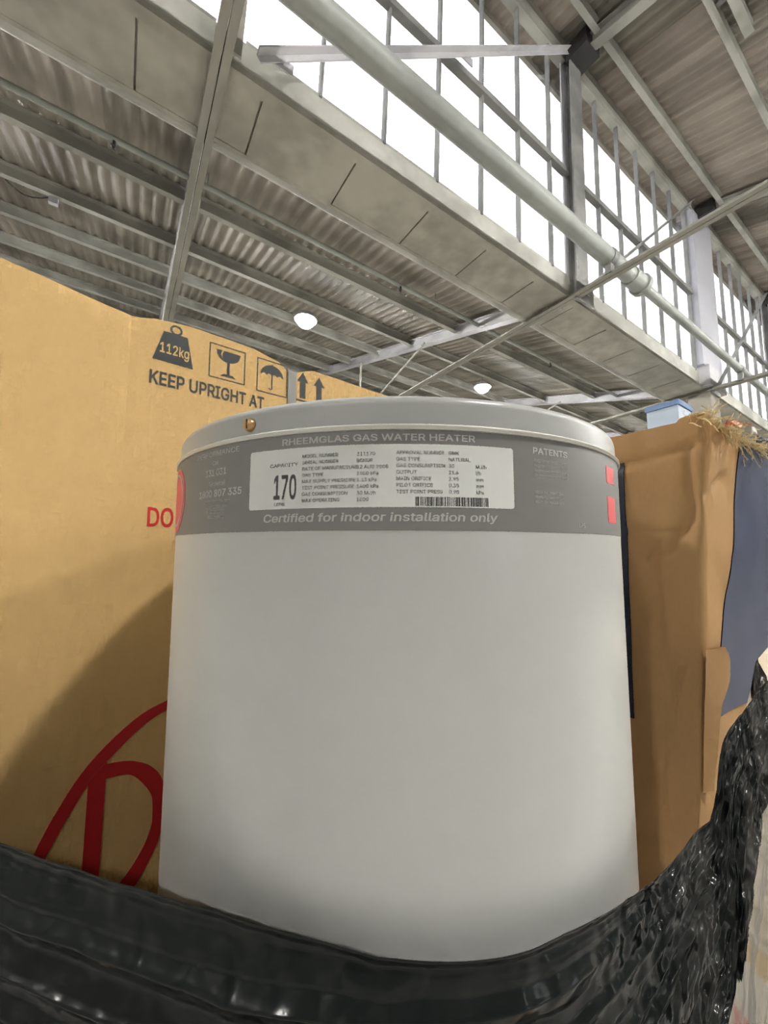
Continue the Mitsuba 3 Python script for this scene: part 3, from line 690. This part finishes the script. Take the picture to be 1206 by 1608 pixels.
zz = np.linspace(-.235, .128, 60); rowsN = []
for z in zz:
    s = np.linspace(np.interp(z, [-.235, .128], [.074, .099]), .150, 14)
    rowsN.append(np.concatenate([side1(s, np.full(14, z))+NB1*.0022, np.full((14, 1), z)], 1))
P = np.array(rowsN); Q = P.copy(); Q[..., :2] -= NB1*.0015
pm = grid(P); qm = grid(Q); pm.invert()
part(carton2, 'edge_strip', lmesh(cat([pm, qm])), 'navy_plastic', 40, label='narrow dark navy strip beside the water heater')

# ---- pallet under it all, level on the floor
pal = thing('pallet', 'wooden pallet under the wrapped load, hidden below the frame', 'pallet')
ex, ey = LM[0, :2]/np.linalg.norm(LM[0, :2]), LM[1, :2]/np.linalg.norm(LM[1, :2])
def pbox(a0, a1, b0, b1, z0, z1):
    m = mbox(a0, a1, b0, b1, z0, z1); v = m.vertices
    return trimesh.Trimesh(np.concatenate([v[:, :1]*ex+v[:, 1:2]*ey, v[:, 2:]], 1), m.faces, process=False)
for k in range(9):
    part(pal, 'deck_board', pbox(-1.02+.0, .80, .20+k*.145, .20+k*.145+.12, .125, .145), 'pallet_wood')
for xa in (-1.02, -.16, .70):
    part(pal, 'runner', pbox(xa, xa+.10, .20, 1.48, 0, .125), 'pallet_wood')

# ---- black stretch film round the load
PB0 = np.array([-.626, .403]); PK = np.array([.43, .465])
def filmpath():
    th0, th1 = math.radians(-12.3185), math.radians(29.5219); R = .2655
    th = np.linspace(th0, th1, 60); arcp = TC+R*np.stack([np.sin(th), -np.cos(th)], 1)
    fr = np.array([-.99, .79])
    segs = [np.linspace(fr, PB0, 40)[:-1], np.linspace(PB0, arcp[0], 90)[:-1], arcp, np.linspace(arcp[-1], PK, 110)[1:], np.linspace(PK, PK+[.22, .28], 50)[1:]]
    P = np.vstack(segs)
    s = np.r_[0, np.cumsum(np.linalg.norm(np.diff(P, axis=0), axis=1))]
    off = s[39]; return P, s-off
fp, fs = filmpath()
ns = 760
sg = np.unique(np.r_[np.linspace(fs[0], 0, 40), np.linspace(0, .5, 130), np.linspace(.5, 1.15, 480), np.linspace(1.15, fs[-1], 60)])
px = np.stack([np.interp(sg, fs, fp[:, i]) for i in (0, 1)], 1)
from scipy.ndimage import gaussian_filter1d
tk = [-.5, 0, .337, .399, .4815, .5547, .599, .6395, .695, .730, .772, .8145, .8475, .890, .934, .957, .969, .976, .984, .998, 1.030, 1.066, 1.12, 1.16, 1.29]
tzv = [-.21, -.212, -.2210, -.2266, -.2324, -.2379, -.2406, -.2455, -.2525, -.2546, -.2556, -.2575, -.2560, -.2500, -.2389, -.2375, -.2300, -.2150, -.1974, -.1768, -.1640, -.1530, -.140, -.21, -.32]
ztf = PchipInterpolator(tk, tzv)(sg)+.005*np.clip((.93-sg)/.1, 0, 1)+.006*np.exp(-((sg-.74)/.10)**2)
kk = np.interp(sg, [-.5, .55, .75, .95, 1.08, 1.3], [.05, .05, .7, 2.4, 4.2, 4.2])
nvv = 430
vf = np.linspace(0, 1, nvv)**1.55
G = (np.exp(kk[:, None]*vf[None])-1)/(np.exp(kk[:, None])-1)
Dp = 1.0
zf_ = ztf[:, None]-Dp*G
tang = np.gradient(px, axis=0); tang /= np.linalg.norm(tang, axis=1, keepdims=True)
nrm = np.stack([tang[:, 1], -tang[:, 0]], 1)
sv = np.broadcast_to(sg[:, None], G.shape); vvb = np.broadcast_to(vf[None], G.shape)
warp = .035*(meshkit.fbm(np.stack([sv*2.2, vvb*3, vvb*0], -1), 3, 31)-.5)
ph = (vvb+warp)
n1_ = meshkit.noise(np.stack([ph*34, sv*.5, ph*0], -1), 41)
n2_ = meshkit.noise(np.stack([ph*72, sv*.9, ph*0+3], -1), 42)
n3_ = meshkit.noise(np.stack([ph*240, sv*2.6, ph*0+5], -1), 43)
right = np.clip((sv-.72)/.25, 0, 1)
n4_ = meshkit.fbm(np.stack([sv*34, zf_*26, sv*0], -1), 3, 44)
dz_dv = Dp*kk[:, None]*np.exp(kk[:, None]*vf[None])/(np.exp(kk[:, None])-1)
amp = np.clip(dz_dv, .12, 1.3)
rid = lambda n: 1-np.abs(2*n-1)
n5_ = meshkit.fbm(np.stack([sv*110, zf_*80, sv*0+2], -1), 2, 45)
near = .35+.65*np.clip((ztf[:, None]-zf_)/.035, 0, 1)
rope_ = lambda n: np.sqrt(np.clip(1-(2*n-1)**2, 0, 1))
cr = meshkit.noise(np.stack([sv*9, vvb*20, sv*0+1], -1), 46)
from scipy.interpolate import LinearNDInterpolator
def crumple(step, h, seed):               # flat random facets, as in creased film
    g = np.random.default_rng(seed); a, b = np.meshgrid(np.arange(-.6, 1.6, step), np.arange(-1.35, .05, step), indexing='ij')
    P = np.stack([a.ravel(), b.ravel()], 1)+g.uniform(-.45, .45, (a.size, 2))*step
    return LinearNDInterpolator(P, g.uniform(0, h, len(P)), fill_value=0.)(sv, zf_)
facets = crumple(.0130, .0045, 61)
facets2 = crumple(.024, .0075, 62)
disp = near*amp*(.013*rid(n1_)+(.0085-.001*right)*rope_(n2_)+(.0012+.0020*right)*rope_(n3_)*(.3+cr))+right*near*(.003*(n4_-.4)+.7*facets)+(1-right)*facets2*.5*cr
rope = .004*np.exp(-((ztf[:, None]-zf_)/.004)**2)
disp = np.maximum(disp, .0)+rope+.0005
F = np.concatenate([px[:, None]+nrm[:, None]*disp[..., None], zf_[..., None]], -1)
film = thing('stretch_film', 'glossy black stretch film wrapped in pleats around the load, clearer at the right corner', 'stretch film')
cut = int(np.searchsorted(sg, 1.02))
# the film is black where many layers lie over each other, clear grey low at the right corner
fmesh = grid(F)
fc = fmesh.faces; cs = sv.reshape(-1)[fc].mean(1); cz = (zf_).reshape(-1)[fc].mean(1)
edgez = np.interp(cs, [.80, .88, .95, 1.02, 1.07, 1.2], [-.70, -.47, -.38, -.31, -.25, -.24])+.05*(meshkit.fbm(np.stack([cs*40, cz*3, cs*0], -1), 3, 51)-.5)
clear = (cs > .80) & (cz < edgez)
def sub(mask):
    m = trimesh.Trimesh(fmesh.vertices, fc[mask], process=False); m.remove_unreferenced_vertices(); return lmesh(m)
part(film, 'black_layers', sub(~clear), 'film_black', True)
part(film, 'clear_layers', sub(clear), 'film_clear', True, label='greyish clear film low at the right corner')

# ---- wrapped cartons on a pallet behind the right corner
sc_ = np.array([math.sin(math.radians(46.5)), math.cos(math.radians(46.5))])*2.1
wc = lw(np.array([[sc_[0], sc_[1], 0]]))[0][:2]
def sbx(hx, hy, z0, z1):
    m = mbox(-hx, hx, -hy, hy, z0, z1); v = m.vertices
    return trimesh.Trimesh(np.concatenate([wc+v[:, :1]*ex+v[:, 1:2]*ey, v[:, 2:]], 1), m.faces, process=False)
stack = [('carton', 'red_carton', .10, .22, 'red carton, lowest on the far pallet at the right edge'),
         ('carton', 'white_carton', .22, .38, 'whitish carton above the red one at the right edge'),
         ('carton', 'yellow_carton', .38, .46, 'yellow carton in the far stack at the right edge'),
         ('carton', 'beige_carton', .46, .54, 'lowest of three flat shiny beige cartons at the right edge'),
         ('carton', 'beige_carton', .54, .62, 'middle of three flat shiny beige cartons at the right edge'),
         ('carton', 'beige_carton', .62, .72, 'upper of three flat shiny beige cartons at the right edge'),
         ('carton', 'beige_carton', .72, 1.22, 'large shiny wrapped beige carton on top of the far stack at the right edge')]
pal2 = thing('pallet', 'wooden pallet under the far stack of cartons at the right edge', 'pallet')
part(pal2, 'deck', sbx(.42, .42, .075, .10), 'pallet_wood')
for o in (-.34, 0, .34):
    m = mbox(-.42, .42, o-.05, o+.05, 0, .075); v = m.vertices
    part(pal2, 'runner', trimesh.Trimesh(np.concatenate([wc+v[:, :1]*ex+v[:, 1:2]*ey, v[:, 2:]], 1), m.faces, process=False), 'pallet_wood')
for i, (nm, m, a, b, lab) in enumerate(stack):
    t = thing(nm, lab, 'carton')
    e = .005*(i % 3)
    part(t, 'body', sbx(.40-e, .40-e, a, b-.004), m)
    part(t, 'lid_flap', sbx(.402-e, .402-e, b-.012, b), m)
